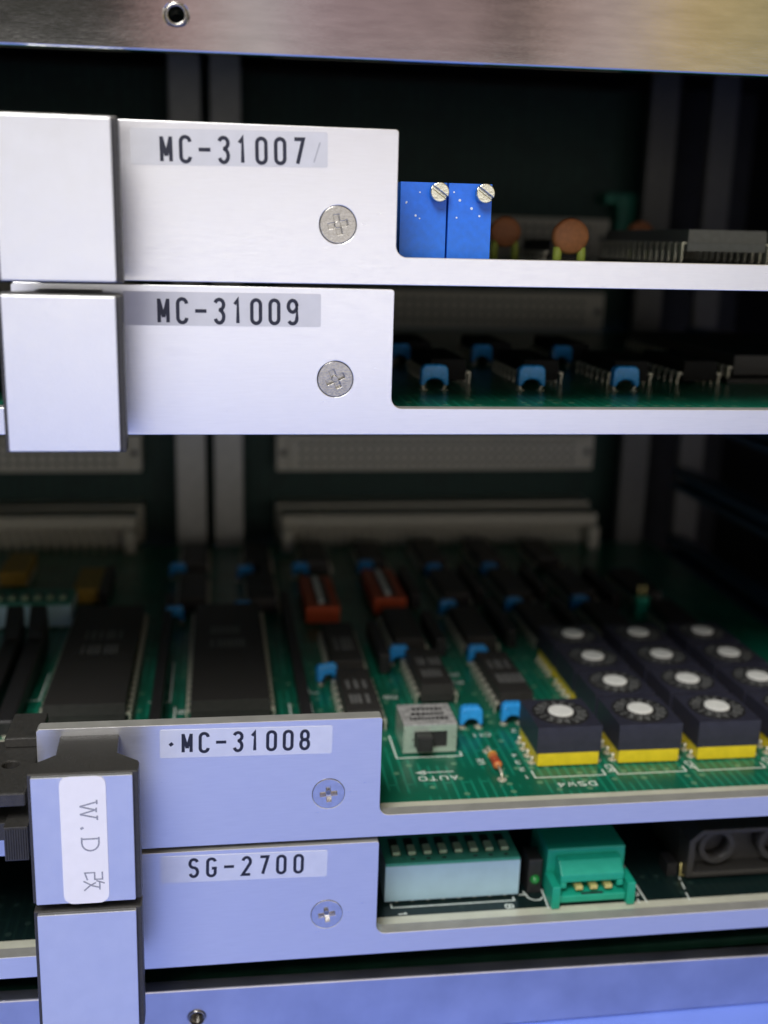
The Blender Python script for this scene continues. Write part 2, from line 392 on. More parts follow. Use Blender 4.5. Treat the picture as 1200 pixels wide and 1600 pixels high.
H = 19.43; NZ = -15.85
GROUP = 'circuit cards stacked in the card cage'
def make_card(ztop, label, roll, pcbm, panel_left=True):
    # local frame keeps the panel's top edge at z = 0; the empty sits at the right panel corner
    card = empty('circuit_card', (0, 0, ztop), label, 'circuit card', GROUP)
    card.rotation_euler = (0, -roll, 0)
    R_ = 1.5; n = 6
    pts = [(-.35, 0), (-.1,-.1), (0, -.35)]
    pts += [(R_ - R_*math.cos(math.radians(90*i/n)), NZ + R_ - R_*math.sin(math.radians(90*i/n))) for i in range(n+1)]
    pts += [(104, NZ), (104, -H), (-140, -H), (-140, NZ)]
    pts += [(-48.8 - R_ + R_*math.sin(math.radians(90*i/n)), NZ + R_ - R_*math.cos(math.radians(90*i/n))) for i in range(n+1)]
    pts += [(-48.8, -.35), (-48.45, 0)]
    # screw seats
    hole = circ(-7.7, -11.9, 2.42, 32)
    g = G(); g.prism([pts, hole], 'y', 0, 2.2, ALU)
    bmesh.ops.recalc_face_normals(g.bm, faces=g.bm.faces); ke = g.mi(EDGEG)
    for f in g.bm.faces:
        if abs(f.normal.y) < .5: f.material_index = ke
    panel = g.out('front_panel', card, (0, 0, -H), bev=.12, bseg=2)
    b = G(); b.box(-139, 103, 5.9, 152, ZS-1.6, ZS, pcbm)
    bmesh.ops.recalc_face_normals(b.bm, faces=b.bm.faces); BOARD[card] = b; REST[card] = G()
    e = G(); e.box(-139, 103, 2.25, 5.896, ZS-1.6, ZS-.01, EDGE)
    e.out('board_margin', card, (0, 2.2, ZS))
    return card, panel
def screw(panel, ang, NK=NICKB, xo=-7.7, zo=-11.9, raised=.05):
    g = G(); a = math.radians(ang); cr = []
    hw, hl = .36, 1.28
    for (u, v) in ((hw,hw),(hw,hl),(-hw,hl),(-hw,hw),(-hl,hw),(-hl,-hw),(-hw,-hw),(-hw,-hl),(hw,-hl),(hw,-hw),(hl,-hw),(hl,hw)):
        cr.append((xo + u*math.cos(a) - v*math.sin(a), zo + u*math.sin(a) + v*math.cos(a)))
    g.prism([circ(xo, zo, 2.36, 40), cr], 'y', -raised, .8, NK)
    g.prism([[(xo + (px-xo)*1.02, zo + (pz-zo)*1.02) for px, pz in circ(xo, zo, 1.5, 20)]], 'y', .801, 1.2, NK)
    g.cyl((xo, zo), .42, .35, .80, 'y', NICKEL, 12)
    o = g.out('screw', None, (xo, 0, zo), bev=.06)
    return sub(o, panel)
def name_label(panel, x0, x1, z0, z1, txt, tx0, tx1, tz0, h_, tilt=0, dot=False, sm=None):
    g = G(); ct, st_ = math.cos(tilt), math.sin(tilt)
    rot = lambda u, v: (x0 + (u-x0)*ct - (v-z1)*st_, z1 + (u-x0)*st_ + (v-z1)*ct)
    g.prism([[rot(*p) for p in rrect(x0, x1, z0, z1, .25, 3)]], 'y', -.06, -.003, sm or STICK)
    n = len(txt); wch = 1.12; pitch = ((tx1-tx0) - wch)/(n-1)
    def fn(u, v, lf):
        a, b = rot(tx0+u, tz0+v); return (a, -.068-lf*.5, b)
    g.ribbon(strokes(txt, wch, h_, pitch), .46, fn, INK)
    if dot: g.ribbon([[(-1.9, 1.1), (-1.45, 1.45)]], .5, fn, INK)
    if dot is None: g.ribbon([[(n*pitch+.1, .2), (n*pitch+.9, 2.6)]], .16, fn, STICK2)
    return sub(g.out('name_label', None, (x0, 0, z0)), panel)
STICK2 = mat('scratched_film', (.38,.38,.40), .5)
def handle(card, z1=-1.1, z0=-20.0, yf=-11.2, neck=None, dx=0):
    h = G(); n0, n1 = neck or (-45.6, -37.5); X0, X1 = -48.35+dx, -34.15+dx
    prof = [(n0,-.02),(n1,-.02),(n1+.25,-5.6),(X1-.15,-8.2),(X1,-8.7),(X1,yf+.15),(X0,yf+.15),(X0,-8.7),(X0+.15,-8.2),(n0+.2,-5.6)]
    h.prism([prof], 'z', z0, z1, BLACKP)
    o = h.out('handle', card, (-41.3, 0, z0), bev=.22, bseg=2)
    t = G(); t.prism([rrect(X0+.55, X1-.72, z0+.25, z1-.22, .12, 2)], 'y', yf-.55, yf+.14, TILE)
    sub(t.out('face_plate', None, (-41.3, yf, z0), bev=.16, bseg=2), o)
    return o

# ================================================================= SETTING
g = G(); g.box(-900, 900, -900, 320, -150, -136.2, DESK)
o = g.out('desk_top', None, (0,0,-136.2)); o['kind'] = 'structure'; o['label'] = 'bright blue desk top under the card cage'

# ---------------------------------------------------------------- card cage
cage = empty('card_cage', (0, 80, -136), 'open metal card cage with bright zinc rails and grey rear posts, holding the four cards', 'card cage')
def cpart(gg, name, org, bev=0, label=None):
    o = gg.out(name, None, org, bev=bev, label=label); o.parent = cage; o.location = o.location - cage.location; return o
g = G(); g.prism([[(-150,6.55),(140,9.35),(140,34),(-150,34)], circ(-27.7,11.9,1.35,24)], 'y', 0, 2.5, RAIL)
g.box(-150, 140, 2.52, 22, 31.5, 34, RAIL)
tr = cpart(g, 'top_rail', (0,0,8), bev=.25)
g = G(); g.prism([circ(-27.7,11.9,1.34,24), circ(-27.7,11.9,.98,24)], 'y', -.25, 5, NICKEL, True); i_ = g.out('threaded_insert', None, (-27.7,0,11.9), bev=.1); i_.parent = tr; i_.location = Vector((-27.7,0,3.9))*S
g = G(); g.prism([[(-150,-136),(140,-136),(140,-128.1),(-150,-122.7)], circ(-27.5,-129.9,1.25,24)], 'y', 0, 2.5, RAILB)
g.box(-150, 140, 2.52, 24, -136, -134, RAILB)
br = cpart(g, 'bottom_rail', (0,0,-136), bev=.25)
g = G(); g.prism([circ(-27.5,-129.9,1.24,24), circ(-27.5,-129.9,1.12,24)], 'y', -.35, 4.5, NICKEL, True)
for yy in (.3,.8,1.3,1.8,2.3,2.8): g.prism([circ(-27.5,-129.9,1.13,24), circ(-27.5,-129.9,1.02,24)], 'y', yy, yy+.22, NICKEL, True)
g.cyl((-27.5,-129.9), 1.0, 2.0, 3.2, 'y', BLACK, 20); i_ = g.out('threaded_insert', None, (-27.5,0,-129.9), bev=.1); i_.parent = br; i_.location = Vector((-27.5,0,6.1))*S  # black plug added to stand for the shade inside the hole
for x0, x1, name in ((-153,-150.1,'side_wall'),(140.1,143,'side_wall')):
    g = G(); g.box(x0, x1, 0, 185, -136, 34, DARKSTEEL); cpart(g, name, (x0,90,-136), .3)
g = G(); g.box(-150, 140, 24, 185, 32, 34, DARKSTEEL); cpart(g, 'top_cover', (0,90,32))
g = G(); g.box(-150, 140, 25, 185, -136, -134.5, DARKSTEEL); cpart(g, 'bottom_cover', (0,90,-136))
g = G(); g.box(-153, 143, 185.1, 187, -136, 34, DARKSTEEL); cpart(g, 'rear_cover', (0,186,-136))
g = G(); g.box(-138, 95, 4, 160, -127.5, -126, BASEG); cpart(g, 'base_board', (0,80,-127))
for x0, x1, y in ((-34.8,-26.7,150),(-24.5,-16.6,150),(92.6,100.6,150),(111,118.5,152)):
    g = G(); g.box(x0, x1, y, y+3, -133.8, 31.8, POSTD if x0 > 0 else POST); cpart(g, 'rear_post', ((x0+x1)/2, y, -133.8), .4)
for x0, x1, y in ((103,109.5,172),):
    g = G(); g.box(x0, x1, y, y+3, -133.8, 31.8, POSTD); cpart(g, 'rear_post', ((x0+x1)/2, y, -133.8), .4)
for x0, x1, z in ((104.5,108,-78.2),(104.5,108,-57.8)):
    pass
for k in range(6):
    for sx0, sx1 in ((104.2, 110),):
        z = -17.2 - 20.32*k
        g = G(); g.box(sx0+3, sx0+7, 14, 148, z-3.4, z-2.0, GUIDE); g.box(sx0+3, sx0+7, 14, 148, z+.6, z+2.0, GUIDE); g.box(sx0+7.02, sx0+8.5, 14, 148, z-3.4, z+2, GUIDE)
        cpart(g, 'card_guide', (sx0, 80, z), .2)
g = G(); g.box(88.5, 94, 158, 164.9, -14.5, .5, TEALD); g.box(84.5, 88.45, 158, 164.9, -2.5, .5, TEALD); cpart(g, 'green_rear_block', (91, 160, -14.5), .4)  # added green block for an unidentified green patch at the rear
# backplane with connectors
g = G(); g.box(-140, 97, 165, 167, -128, 28, BACKG); bp_ = cpart(g, 'backplane', (0,165,-128))
def connector(x0, zb, hi=False):
    g = G(); x1 = x0 + 93; z0, z1 = zb, zb + 10.4
    g.box(x0, x1, 157, 164.98, z0, z1, CREAM)
    g.box(x0+3.4, x1-3.4, 155.4, 156.98, z0+1.2, z1-1.2, CREAM)
    for r in range(3):
        for c in range(32):
            xx = x0 + 7.1 + c*2.54; zz = z0 + 2.66 + r*2.54
            g.box(xx-.55, xx+.55, 155.34, 155.39, zz-.55, zz+.55, SLOT)
    for xx in (x0+1.8, x1-1.8): g.cyl((xx, (z0+z1)/2), .95, 156.9, 156.98, 'y', BLACK, 16)
    o = g.out('backplane_connector', None, ((x0+x1)/2, 157, zb), bev=.15, bseg=1)
    o.parent = bp_; o.location = o.location - Vector((0,165,-128))*S
    return o
c0 = connector(-7.0, -78.1); 
for k in (-1, 0, 1, 2, -2, -3, 3):
    for x in (-7.0, -137.5):
        if k == 0 and x == -7.0: continue
        dup_part(c0, x+7.0, 0, 20.32*k)

# ================================================================= CARD A (uppermost)
A, pa = make_card(-.14, 'uppermost card, silver panel, two blue trimmers with brass screws standing in its notch', 0.004, PCB)
screw(pa, 12, NICKEL); name_label(pa, -33.6, -9.15, -5.25, -.95, 'MC-31007', -29.85, -12.25, -4.85, 2.95, .014, dot=None, sm=STICKG)
handle(A, -.75, -19.35)
def trimmer(card, x, y, wd):
    g = G(); g.box(x, x+wd, y, y+9, ZS+.02, -5.85, BLUEPOT)
    for i in range(5):
        xx, zz = x + random.uniform(.5, wd-.8), random.uniform(-11,-6.4); rr = random.uniform(.10,.2)
        g.cyl((xx, zz), rr, y-.05, y-.004, 'y', FLECK, 8)
    o = g.out('trimmer', card, (x+wd/2, y+4, ZS), bev=.25, bseg=2)
    s_ = G(); cxx, czz = x+wd-1.25, -7.15
    s_.cyl((cxx, czz), .8, y-.35, y-.06, 'y', BRASS, 20)
    a = math.radians(-35); hw = .17; R1 = 1.32
    for sg in (1, -1):
        pts = []
        for i in range(13):
            t = math.radians(180*i/12)
            u, v = R1*math.cos(t), max(hw, R1*math.sin(t))*sg
            pts.append((cxx + u*math.cos(a) - v*math.sin(a), czz + u*math.sin(a) + v*math.cos(a)))
        s_.prism([pts], 'y', y-1.5, y-.8, BRASS)
    s_.cyl((cxx, czz), 1.3, y-.798, y-.352, 'y', BRASS, 24)
    sub(s_.out('adjusting_screw', None, (cxx, y, czz), bev=.14, bseg=2), o)
trimmer(A, 1.95, 9.5, 6.5); trimmer(A, 8.75, 9.5, 6.15)
def disc_cap(card, x, y, z, r, legs=1.9):
    g = G(); n = 28; prof = [(-.9,0), (-.85,r*.8), (-.6,r*.95), (0,r), (.6,r*.95), (.85,r*.8), (.9,0)]
    k = g.mi(TERRA); rings = []
    for yo, rr in prof:
        rings.append([g.bm.verts.new((x + max(rr,.01)*math.cos(2*math.pi*i/n), y+yo, z + max(rr,.01)*.93*math.sin(2*math.pi*i/n))) for i in range(n)])
    for a_, b_ in zip(rings, rings[1:]):
        for i in range(n):
            f = g.bm.faces.new((a_[i], a_[(i+1)%n], b_[(i+1)%n], b_[i])); f.smooth = True; f.material_index = k
    g.bm.faces.new(rings[0]); g.bm.faces.new(rings[-1])
    o = g.out('disc_capacitor', card, (x, y, z-r))
    for s_ in (-1, 1):
        l = G()
        l.tube([(x+s_*legs, y, z-r*.55), (x+s_*(legs+.1), y, z-r), (x+s_*(legs+.1), y, ZS)], .72, SLEEVE, 10)
        sub(l.out('sleeve', None, (x+s_*legs, y, ZS)), o)
disc_cap(A, 32.6, 28, -12.5, 3.05); disc_cap(A, 29.8, 58, -11.8, 3.0)
disc_cap(A, 55, 96, -11.3, 3.2); disc_cap(A, 71, 96, -11.3, 3.2)
dip(A, 53.5, 32, 15.6, 40, 15, material=GREYC, indiv=True, lift=2.1, mark=(57,66,45,60,2)); dip(A, 71.5, 32, 15.6, 40, 15, material=GREYC, indiv=True, lift=2.1)
dip(A, 20, 62, 8, 19, 7); dip(A, 39, 62, 8, 19, 7); dip(A, 4, 62, 8, 19, 7)

# ================================================================= CARD B
Bc, pb = make_card(-20.32+.19, 'card second from the top, silver panel with plain handle, blue capacitors in its notch', 0.0, PCB)
screw(pb, 25, NICKEL); name_label(pb, -35.1, -9.75, -5.15, -.85, 'MC-31009', -30.6, -12.9, -4.75, 3.0, .004, sm=STICKG)
handle(Bc, -.75, -19.6, dx=-.1)
for i, x in enumerate((9.2, 25.5, 41.7)):
    capacitor(Bc, x, 29, wd=4.7); dip(Bc, x+2.3, 36, 7.9, 19, 7, indiv=True, material=BLACKM)
    capacitor(Bc, x+.3, 64); dip(Bc, x+2.3, 67, 7.9, 19, 7, material=BLACKM)
    pass
dip(Bc, -5, 36, 7.9, 19, 7); dip(Bc, 57.2, 37, 7.9, 19, 7, material=BLACKM)
dip(Bc, 68, 40, 15.6, 52, 20, indiv=True, lift=.8); dip(Bc, 87, 40, 15.6, 52, 20, lift=.8)

# ================================================================= CARD C
Cc, pc = make_card(-81.28-.06, 'card second from the bottom, white W.D sticker on its handle and rotary dial switches', -.005, PCB)
screw(pc, 4); name_label(pc, -31.9, -7.3, -5.1, -.75, 'MC-31008', -28.65, -10.75, -4.25, 2.85, -.012, dot=True)
hc = handle(Cc, -1.1, -20.15)
g = G(); g.prism([rrect(-44.2, -38.3, -19.95, -1.25, 1.3, 5)], 'y', -11.86, -11.77, STICKW)
# letters turned a quarter clockwise: reading runs down the sticker
def vert(xb, zt, sc_x=1, sc_z=1):   # u runs down, v runs towards +x
    return lambda u, v, lf: (xb + v*sc_x, -11.87-lf*.5, zt - u*sc_z)
def serif(st, pts, L=.18):
    return st + [[(x-L, y), (x+L, y)] for x, y in pts]
Wst = serif([[(0,1),(.25,0)],[(.25,0),(.5,.9)],[(.5,.9),(.75,0)],[(.75,0),(1,1)]], [(0,1),(1,1),(.5,.95)], .14)
Dst = serif([[(.12,0),(.12,1)],[(0,1),(.4,1)] + arc(.4,.5,.55,.5,90,-90)[1:] + [(0,0)]], [], .1)
g.ribbon([[(u*2.3, v*2.2) for u, v in s_] for s_ in Wst], .22, vert(-41.7, -5.0), PENC)
g.ribbon([[(0,.1),(.28,.28)]], .42, vert(-41.7, -8.6), PENC)
g.ribbon([[(u*2.1, v*2.2) for u, v in s_] for s_ in Dst], .22, vert(-41.6, -10.1), PENC)
kai = [[(0,.92),(.42,.92),(.42,.55),(.03,.55),(.03,.08),(.45,.2)], [(.66,1.02),(.5,.62)], [(.58,.78),(1.02,.78)], [(.9,.78),(.78,.42),(.5,.0)], [(.6,.6),(.78,.3),(1.05,.02)]]
g.ribbon([[(u*2.6, v*2.7) for u, v in s_] for s_ in kai], .2, vert(-41.6, -15.3), PENC)
g.out('sticker', None, (-41.3,-11.2,-20)).parent = hc
st_o = [c for c in hc.children if c.name.startswith('sticker')][0]; st_o.location = st_o.location - hc.location
# ejector lever left of the handle
g = G()
g.prism([[(-66,-8.8),(-49.0,-8.8),(-49.0,7),(-66,7)], circ(-52.3,-.4,1.15,20)], 'z', -6.9, -4.9, BLACKP)
g.box(-54, -49.1, 4.5, 13, -4.898, -3.3, BLACKP)
lev = g.out('ejector_lever', Cc, (-54,0,-9), bev=.25)
g = G(); g.box(-51.9, -48.8, -9.6, 4, -14.4, -9.4, BLACKP)
for i in range(9): g.box(-51.75+i*.32, -51.6+i*.32, -9.8, -9.605, -14.2, -9.6, BLACKP)
g.box(-66, -52.0, -7, 4, -12.8, -10.2, BLACKP)
sub(g.out('ribbed_catch', None, (-54,0,-12), bev=.12), lev)
# integrated circuits
dip(Cc, -55.0, 37, 15.9, 53, 20, indiv=True, mark=(-50.5,-43,60,76,2))
dip(Cc, -29.5, 37, 15.9, 53, 20, indiv=True, mark=(-25.2,-18,62,77,2))
for x in (-35.6, -9.2):
    g = G(); g.box(x, x+1.9, 27, 100, ZS+.5, ZS+3.6, BLACK); b = g.out('resistor_strip', Cc, (x+1, 60, ZS), bev=.2)
    for i in range(24): REST[Cc].box(x+.7, x+1.15, 29+i*2.9, 29.6+i*2.9, ZS, ZS+.498, PIN)
dip(Cc, -2.2, 30.5, 8, 19.5, 7, mark=(-.2,4,33,46,2)); dip(Cc, -2.4, 54, 8, 22, 8, mark=(-.2,4,58,70,1))
dip(Cc, 13, 41, 8, 18.5, 7, mark=(15,20,44,56,2)); dip(Cc, 27.0, 36, 8, 21, 8, mark=(29,34,40,54,2))
dip(Cc, 27.4, 65, 8, 20, 8); dip(Cc, 12, 65, 8, 20, 8)
for x in (28.4, 43.6, 59.5): dip(Cc, x, 94, 8, 20, 8)
for x in (28.4, 43.6): dip(Cc, x, 122, 8, 20, 8)
dip(Cc, 75.5, 92, 8, 20, 8)
for x in (43.6, 59.5, 75.5): dip(Cc, x, 67, 8, 20, 8)
for x in (-33.5, -17.5, -2.5, 12.5, 59.5): dip(Cc, x, 122, 8, 18, 7)
for x, y, l_ in ((21.3,64,18),(21.3,94,22),(37.6,68,22),(37.4,96,22),(8.2,56,20),(53.6,70,20),(53.2,96,20),(69.4,90,24),(-13.3,100,30),(-51,100,20)):
    g = G(); g.box(x, x+2.2, y, y+l_, ZS+.5, ZS+4.4, BLACK); g.out('resistor_strip', Cc, (x+1, y, ZS), bev=.25)
    for i in range(int(l_/2.54)): REST[Cc].box(x+.85, x+1.35, y+1+i*2.54, y+1.5+i*2.54, ZS, ZS+.498, PIN)
dip(Cc, -33.5, 94, 8, 20, 8); dip(Cc, -17.5, 93, 8, 20, 8)
for x, y in ((-35.4,88.9),(-35.8,122),(-20.3,91.5),(-19,119),(10.9,61.5),(27.2,60.5),(19,31.2),(26.9,32),(27,89.5),(43,90.5),(59.3,91),(29.2,118),(44,118),(-5,121),(12,122)):
    capacitor(Cc, x, y)
cp = capacitor(Cc, -4.6, 52.3); cp.rotation_euler = (math.radians(-20), 0, math.radians(18))
# red switches
for x, y in ((-4.1,85.8),(12,91.0)):
    g = G(); g.box(x, x+7.6, y, y+23, ZS+.5, ZS+4.3, ORANGE)
    g.box(x+2.6, x+5.6, y+1.8, y+21.4, ZS+4.303, ZS+4.36, BLACK)
    r = g.out('red_dip_switch', Cc, (x+3.8, y+11, ZS), bev=.25)
    for i in range(8):
        g = G(); g.box(x+3.0, x+4.2, y+2.5+i*2.4, y+4.3+i*2.4, ZS+4.365, ZS+4.95, WHITE)
        sub(g.out('slider', None, (x+3.6, y+3+i*2.4, ZS+4.3), bev=.08), r)
def dip_switch(card, x0, x1, y0, y1, h, n=8):
    g = G(); zt = ZS + h
    g.box(x0, x1, y0, y1, ZS+.45, zt-.5, DIPBLUE); g.box(x0+.05, x1-.05, y0+.05, y1-.05, zt-.498, zt, DIPTOP)
    p = (x1-x0-1.6)/n; sl = []
    for i in range(n):
        xx = x0+.8+p*(i+.5)
        g.box(xx-.75, xx+.75, y0+2.2, y1-2.4, zt+.002, zt+.03, BLACK)
        s_ = G(); s_.box(xx-.62, xx+.62, y0+2.3, y0+4.6, zt+.032, zt+.6, SLIDERP); sl.append(s_.out('slider', None, (xx, y0+3, zt), bev=.08))
        if random.random() < .8: g.box(xx-.4, xx+.3, y0+.9, y0+1.4, zt+.002, zt+.02, BLACK)
    o = g.out('dip_switch', card, ((x0+x1)/2, y0, ZS), bev=.12)
    for s_ in sl: sub(s_, o)
    pn = REST[card]
    for i in range(n):
        xx = x0+.8+p*(i+.5); pn.box(xx-.25, xx+.25, y0+.4, y0+.8, ZS, ZS+.448, PIN)
    return o
dip_switch(Cc, -78.5, -55.4, 87.5, 97.3, 5.8, 8)
for x, y in ((-57,102),(-76,116)):
    g = G(); g.box(x, x+6.4, y, y+17, ZS+.5, ZS+4.2, OCHRE); t_ = g.out('resistor_pack', Cc, (x+3,y+8,ZS), bev=.3)
    g = REST[Cc]
    for i in range(6):
        g.box(x-.25, x-.02, y+1+i*2.54, y+1.6+i*2.54, ZS, ZS+1.6, PIN); g.box(x+6.42, x+6.65, y+1+i*2.54, y+1.6+i*2.54, ZS, ZS+1.6, PIN)
for x in (-66.2, -61.6):
    g = G(); g.prism([[(34,ZS),(74,ZS),(76,ZS+3),(75.5,ZS+9),(74,ZS+10.2),(72.5,ZS+9),(68,ZS+5.2),(52,ZS+4),(34,ZS+3)]], 'x', x, x+3.2, BLACK)
    g.out('socket_latch', Cc, (x+1.6, 60, ZS), bev=.5, bseg=3)
g = G(); g.box(73.3, 76.3, 84.5, 87, ZS+.01, ZS+5.5, TEAL); gt = g.out('test_pin_block', Cc, (74.8,85.5,ZS), bev=.2)
for xx in (74.0, 75.4):
    g = G(); g.tube([(xx,85.7,ZS+5.4),(xx,85.7,ZS+8.2)], .3, GOLD, 8); sub(g.out('pin', None, (xx,85.7,ZS+5.4)), gt)
# rotary switches
rotary(Cc, 34.2, 20.6)
for i in range(3):
    for j in range(4):
        rotary(Cc, 48.4 + 14.1*i, 20.5 + 12.25*j)
# slide switch
x0, x1, y0, y1, zt = 7.2, 16.4, 21.5, 29.5, ZS+5.6
g = G(); g.prism([[(x0, ZS+.3),(x1, ZS+.3),(x1, zt-.3),(x0, zt-.3)], [(x0+1.9, ZS+1.2),(x0+7.6, ZS+1.2),(x0+7.6, ZS+4.2),(x0+1.9, ZS+4.2)]], 'y', y0, y0+.5, TINLID)
g.box(x0, x1, y0+.502, y1, ZS+.3, zt-.3, TINLID); g.box(x0, x1, y0, y1, zt-.298, zt, LIDGREY)
for rr, (ya, yb) in enumerate(((23.1,24.2),(24.9,26.0),(26.9,28.0))):
    xx = x0 + 1.4 + rr*.5
    while xx < x1-1.6:
        ww = random.uniform(.35,.7); g.box(xx, xx+ww, ya, yb, zt+.003, zt+.02, BLACK); xx += ww + .2
slw = g.out('slide_switch', Cc, (11.8, 25, ZS), bev=.12)
g = G(); g.box(x0+2.1, x0+4.8, y0-2.0, y0+.4, ZS+1.35, ZS+4.05, BLACK); sub(g.out('slider', None, (10.5,20.5,ZS), bev=.2), slw)
g = G(); g.box(x0+1.95, x0+7.55, y0+.34, y0+.498, ZS+1.25, ZS+4.15, BLACK); sub(g.out('slot', None, (11.8,22,ZS)), slw)
# resistor
g = G()
rp = lambda t: (21.9, 21.5 - t*10.0, ZS + 1.1)
rb = [(0.28,.45),(.32,.72),(.40,.77),(.45,.66),(.6,.66),(.65,.77),(.72,.72),(.76,.42)]
g.tube([rp(t) for t, _ in rb], [r for _, r in rb], RED, 14)
for t0, mm in ((.33,RBANDY),(.5,RBAND),(.58,RBAND),(.66,RBAND)):
    g.tube([rp(t0), rp(t0+.04)], .81 if t0 in (.33,.66) else .70, mm, 14)
rs = g.out('resistor', Cc, (21.9,16,ZS))
g = G(); g.tube([(21.9,21.5,ZS),(21.9,21.4,ZS+.9),(21.9,20.9,ZS+1.1),rp(.26)], .26, PIN, 8); g.cyl((21.9,21.5),.8,ZS+.004,ZS+.14,'z',PIN,14); sub(g.out('lead', None, (21.9,21,ZS)), rs)
g = G(); g.tube([rp(.76),(21.9,12,ZS+1.1),(21.9,11.5,ZS+.9),(21.9,11.4,ZS)], .26, PIN, 8)
g.cyl((21.9,11.4),.8,ZS+.004,ZS+.14,'z',PIN,14)
sub(g.out('lead', None, (21.9,11.5,ZS)), rs)
# silkscreen of card C
g = BOARD[Cc]; fl = lambda u, v, lf: (u, v, ZS+.02+lf*.6)
def up_down(xr, yt, s=1):   # lettering read from the far side
    return lambda u, v, lf: (xr - u*s, yt - v*s, ZS+.02+lf*.6)
g.ribbon([[(6.0,29),(6.0,20.4),(17.2,20.4),(17.2,22)]], .28, fl, SILK)
g.ribbon([[(14.6,15.0),(9.6,15.0)]], .26, fl, SILK); g.ribbon([[(9.9,14.5),(8.5,15.0),(9.9,15.5)]], .42, fl, SILK)
g.ribbon(strokes('AUTO', 1.15, 1.3, 1.75), .24, up_down(14.9, 13.6), SILK)
g.ribbon(strokes('DSW4', 1.15, 1.3, 1.75), .26, up_down(37.0, 9.6), SILK)
for xc in (34.2, 48.4, 62.5, 76.6):
    g.ribbon([[(xc-6.6,14),(xc-6.6,11.6),(xc+5.4,11.6),(xc+5.4,13.4)]], .28, fl, SILK)
    g.ribbon(strokes('CR', 1.0, 1.1, 1.3), .24, lambda u, v, lf, xc=xc: (xc+6.4+v, 14.9-u, ZS+.02+lf*.6), SILK)
for i, c in enumerate('1234'): g.ribbon(strokes(c, .8, 1.0, 1), .2, up_down(26.6, 12.6+i*2.54), SILK)
g.ribbon(strokes('R1', .9, 1.1, 1.2), .2, lambda u, v, lf: (19.3+v, 18.8-u, ZS+.02+lf*.6), SILK)
g.ribbon(strokes('C11', .9, 1.1, 1.2), .2, up_down(24.0, 28.5), SILK); g.ribbon(strokes('C12', .9, 1.1, 1.2), .2, up_down(31.6, 29.6), SILK)
g.ribbon([[(-32.6,66),(-32.6,46.5),(-36.5,46.5)], [(-31.6,44),(-31.6,34)], [(-6.6,44),(-6.6,30)], [(-10.6,44),(-10.6,30)], [(-8.2,60),(-6.3,48.5),(-4.6,48.5)]], .34, fl, SILK)
g.ribbon(strokes('8', 1.3, 2.0, 1.4), .36, lambda u, v, lf: (-31.0+v*.6, 42.5-u*1.0, ZS+.02+lf*.6), SILK)
g.ribbon([[(-55.8,38),(-55.8,22)], [(-56.5,62),(-56.5,49),(-63,49)], [(-58.2,42),(-58.2,20)]], .3, fl, SILK)
for yy in [21+2.2*i for i in range(10)]: g.cyl((-60.0, yy), .55, ZS+.01, ZS+.3, 'z', PIN, 10)
for xx, yy in ((24.2,52),(24.2,56),(40,40),(25.6,72),(10,46),(21.5,66)):
    g.ribbon(strokes(random.choice(('R8','C4','R2')), 1.0, 1.3, 1.4), .24, up_down(xx, yy), SILK)
# rear plug of card C
for x0_ in (-7.0, -137.5):
    g = G(); g.box(x0_+1, x0_+92, 146.5, 155.2, ZS+6.6, ZS+9.9, CREAM); g.box(x0_+1, x0_+4, 143.5, 155.2, ZS+.1, ZS+6.58, CREAM); g.box(x0_+89, x0_+92, 143.5, 155.2, ZS+.1, ZS+6.58, CREAM); g.box(x0_+4.02, x0_+88.98, 150.5, 155.2, ZS+.1, ZS+6.58, CREAM)
    pg = g.out('rear_plug', Cc, (x0_+46, 150, ZS), bev=.25)
    g = REST[Cc]
    for i in range(32):
        xx = x0_ + 7.1 + i*2.54; g.tube([(xx,150.4,ZS+5.4),(xx,147.4,ZS+5.2),(xx,146.4,ZS+4.2),(xx,146.2,ZS)], .3, PIN, 6); g.tube([(xx,150.4,ZS+2.9),(xx,149.2,ZS+2.6),(xx,148.9,ZS)], .3, PIN, 6)


# ================================================================= CARD D (lowest)
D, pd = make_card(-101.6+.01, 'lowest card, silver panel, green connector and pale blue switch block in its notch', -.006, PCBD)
ZSD = ZS
screw(pd, 8); name_label(pd, -32.3, -7.75, -5.0, -.65, 'SG-2700', -28.05, -11.5, -4.1, 2.85, -.015)
handle(D, -1.1, -20.15, dx=-.1)
dip_switch(D, 2.75, 25.2, 9.3, 19.2, 7.3, 8)
g = G(); g.box(26.9, 29.3, 9.8, 14, ZS+.01, ZS+6.3, BLACK); ld = g.out('lamp_holder', D, (28,11,ZS), bev=.2)
g = G()
n = 14; k = g.mi(LEDG); rings = []
for j in range(5):
    t = math.radians(90*j/4); rings.append([g.bm.verts.new((28.05 + .85*math.cos(t)*math.cos(2*math.pi*i/n), 9.75-.8*math.sin(t), ZS+2.7 + .85*math.cos(t)*math.sin(2*math.pi*i/n))) for i in range(n)])
for a_, b_ in zip(rings, rings[1:]):
    for i in range(n):
        f = g.bm.faces.new((a_[i], a_[(i+1)%n], b_[(i+1)%n], b_[i])); f.smooth = True; f.material_index = k
sub(g.out('green_lens', None, (28,9.75,ZS+2.7)), ld)
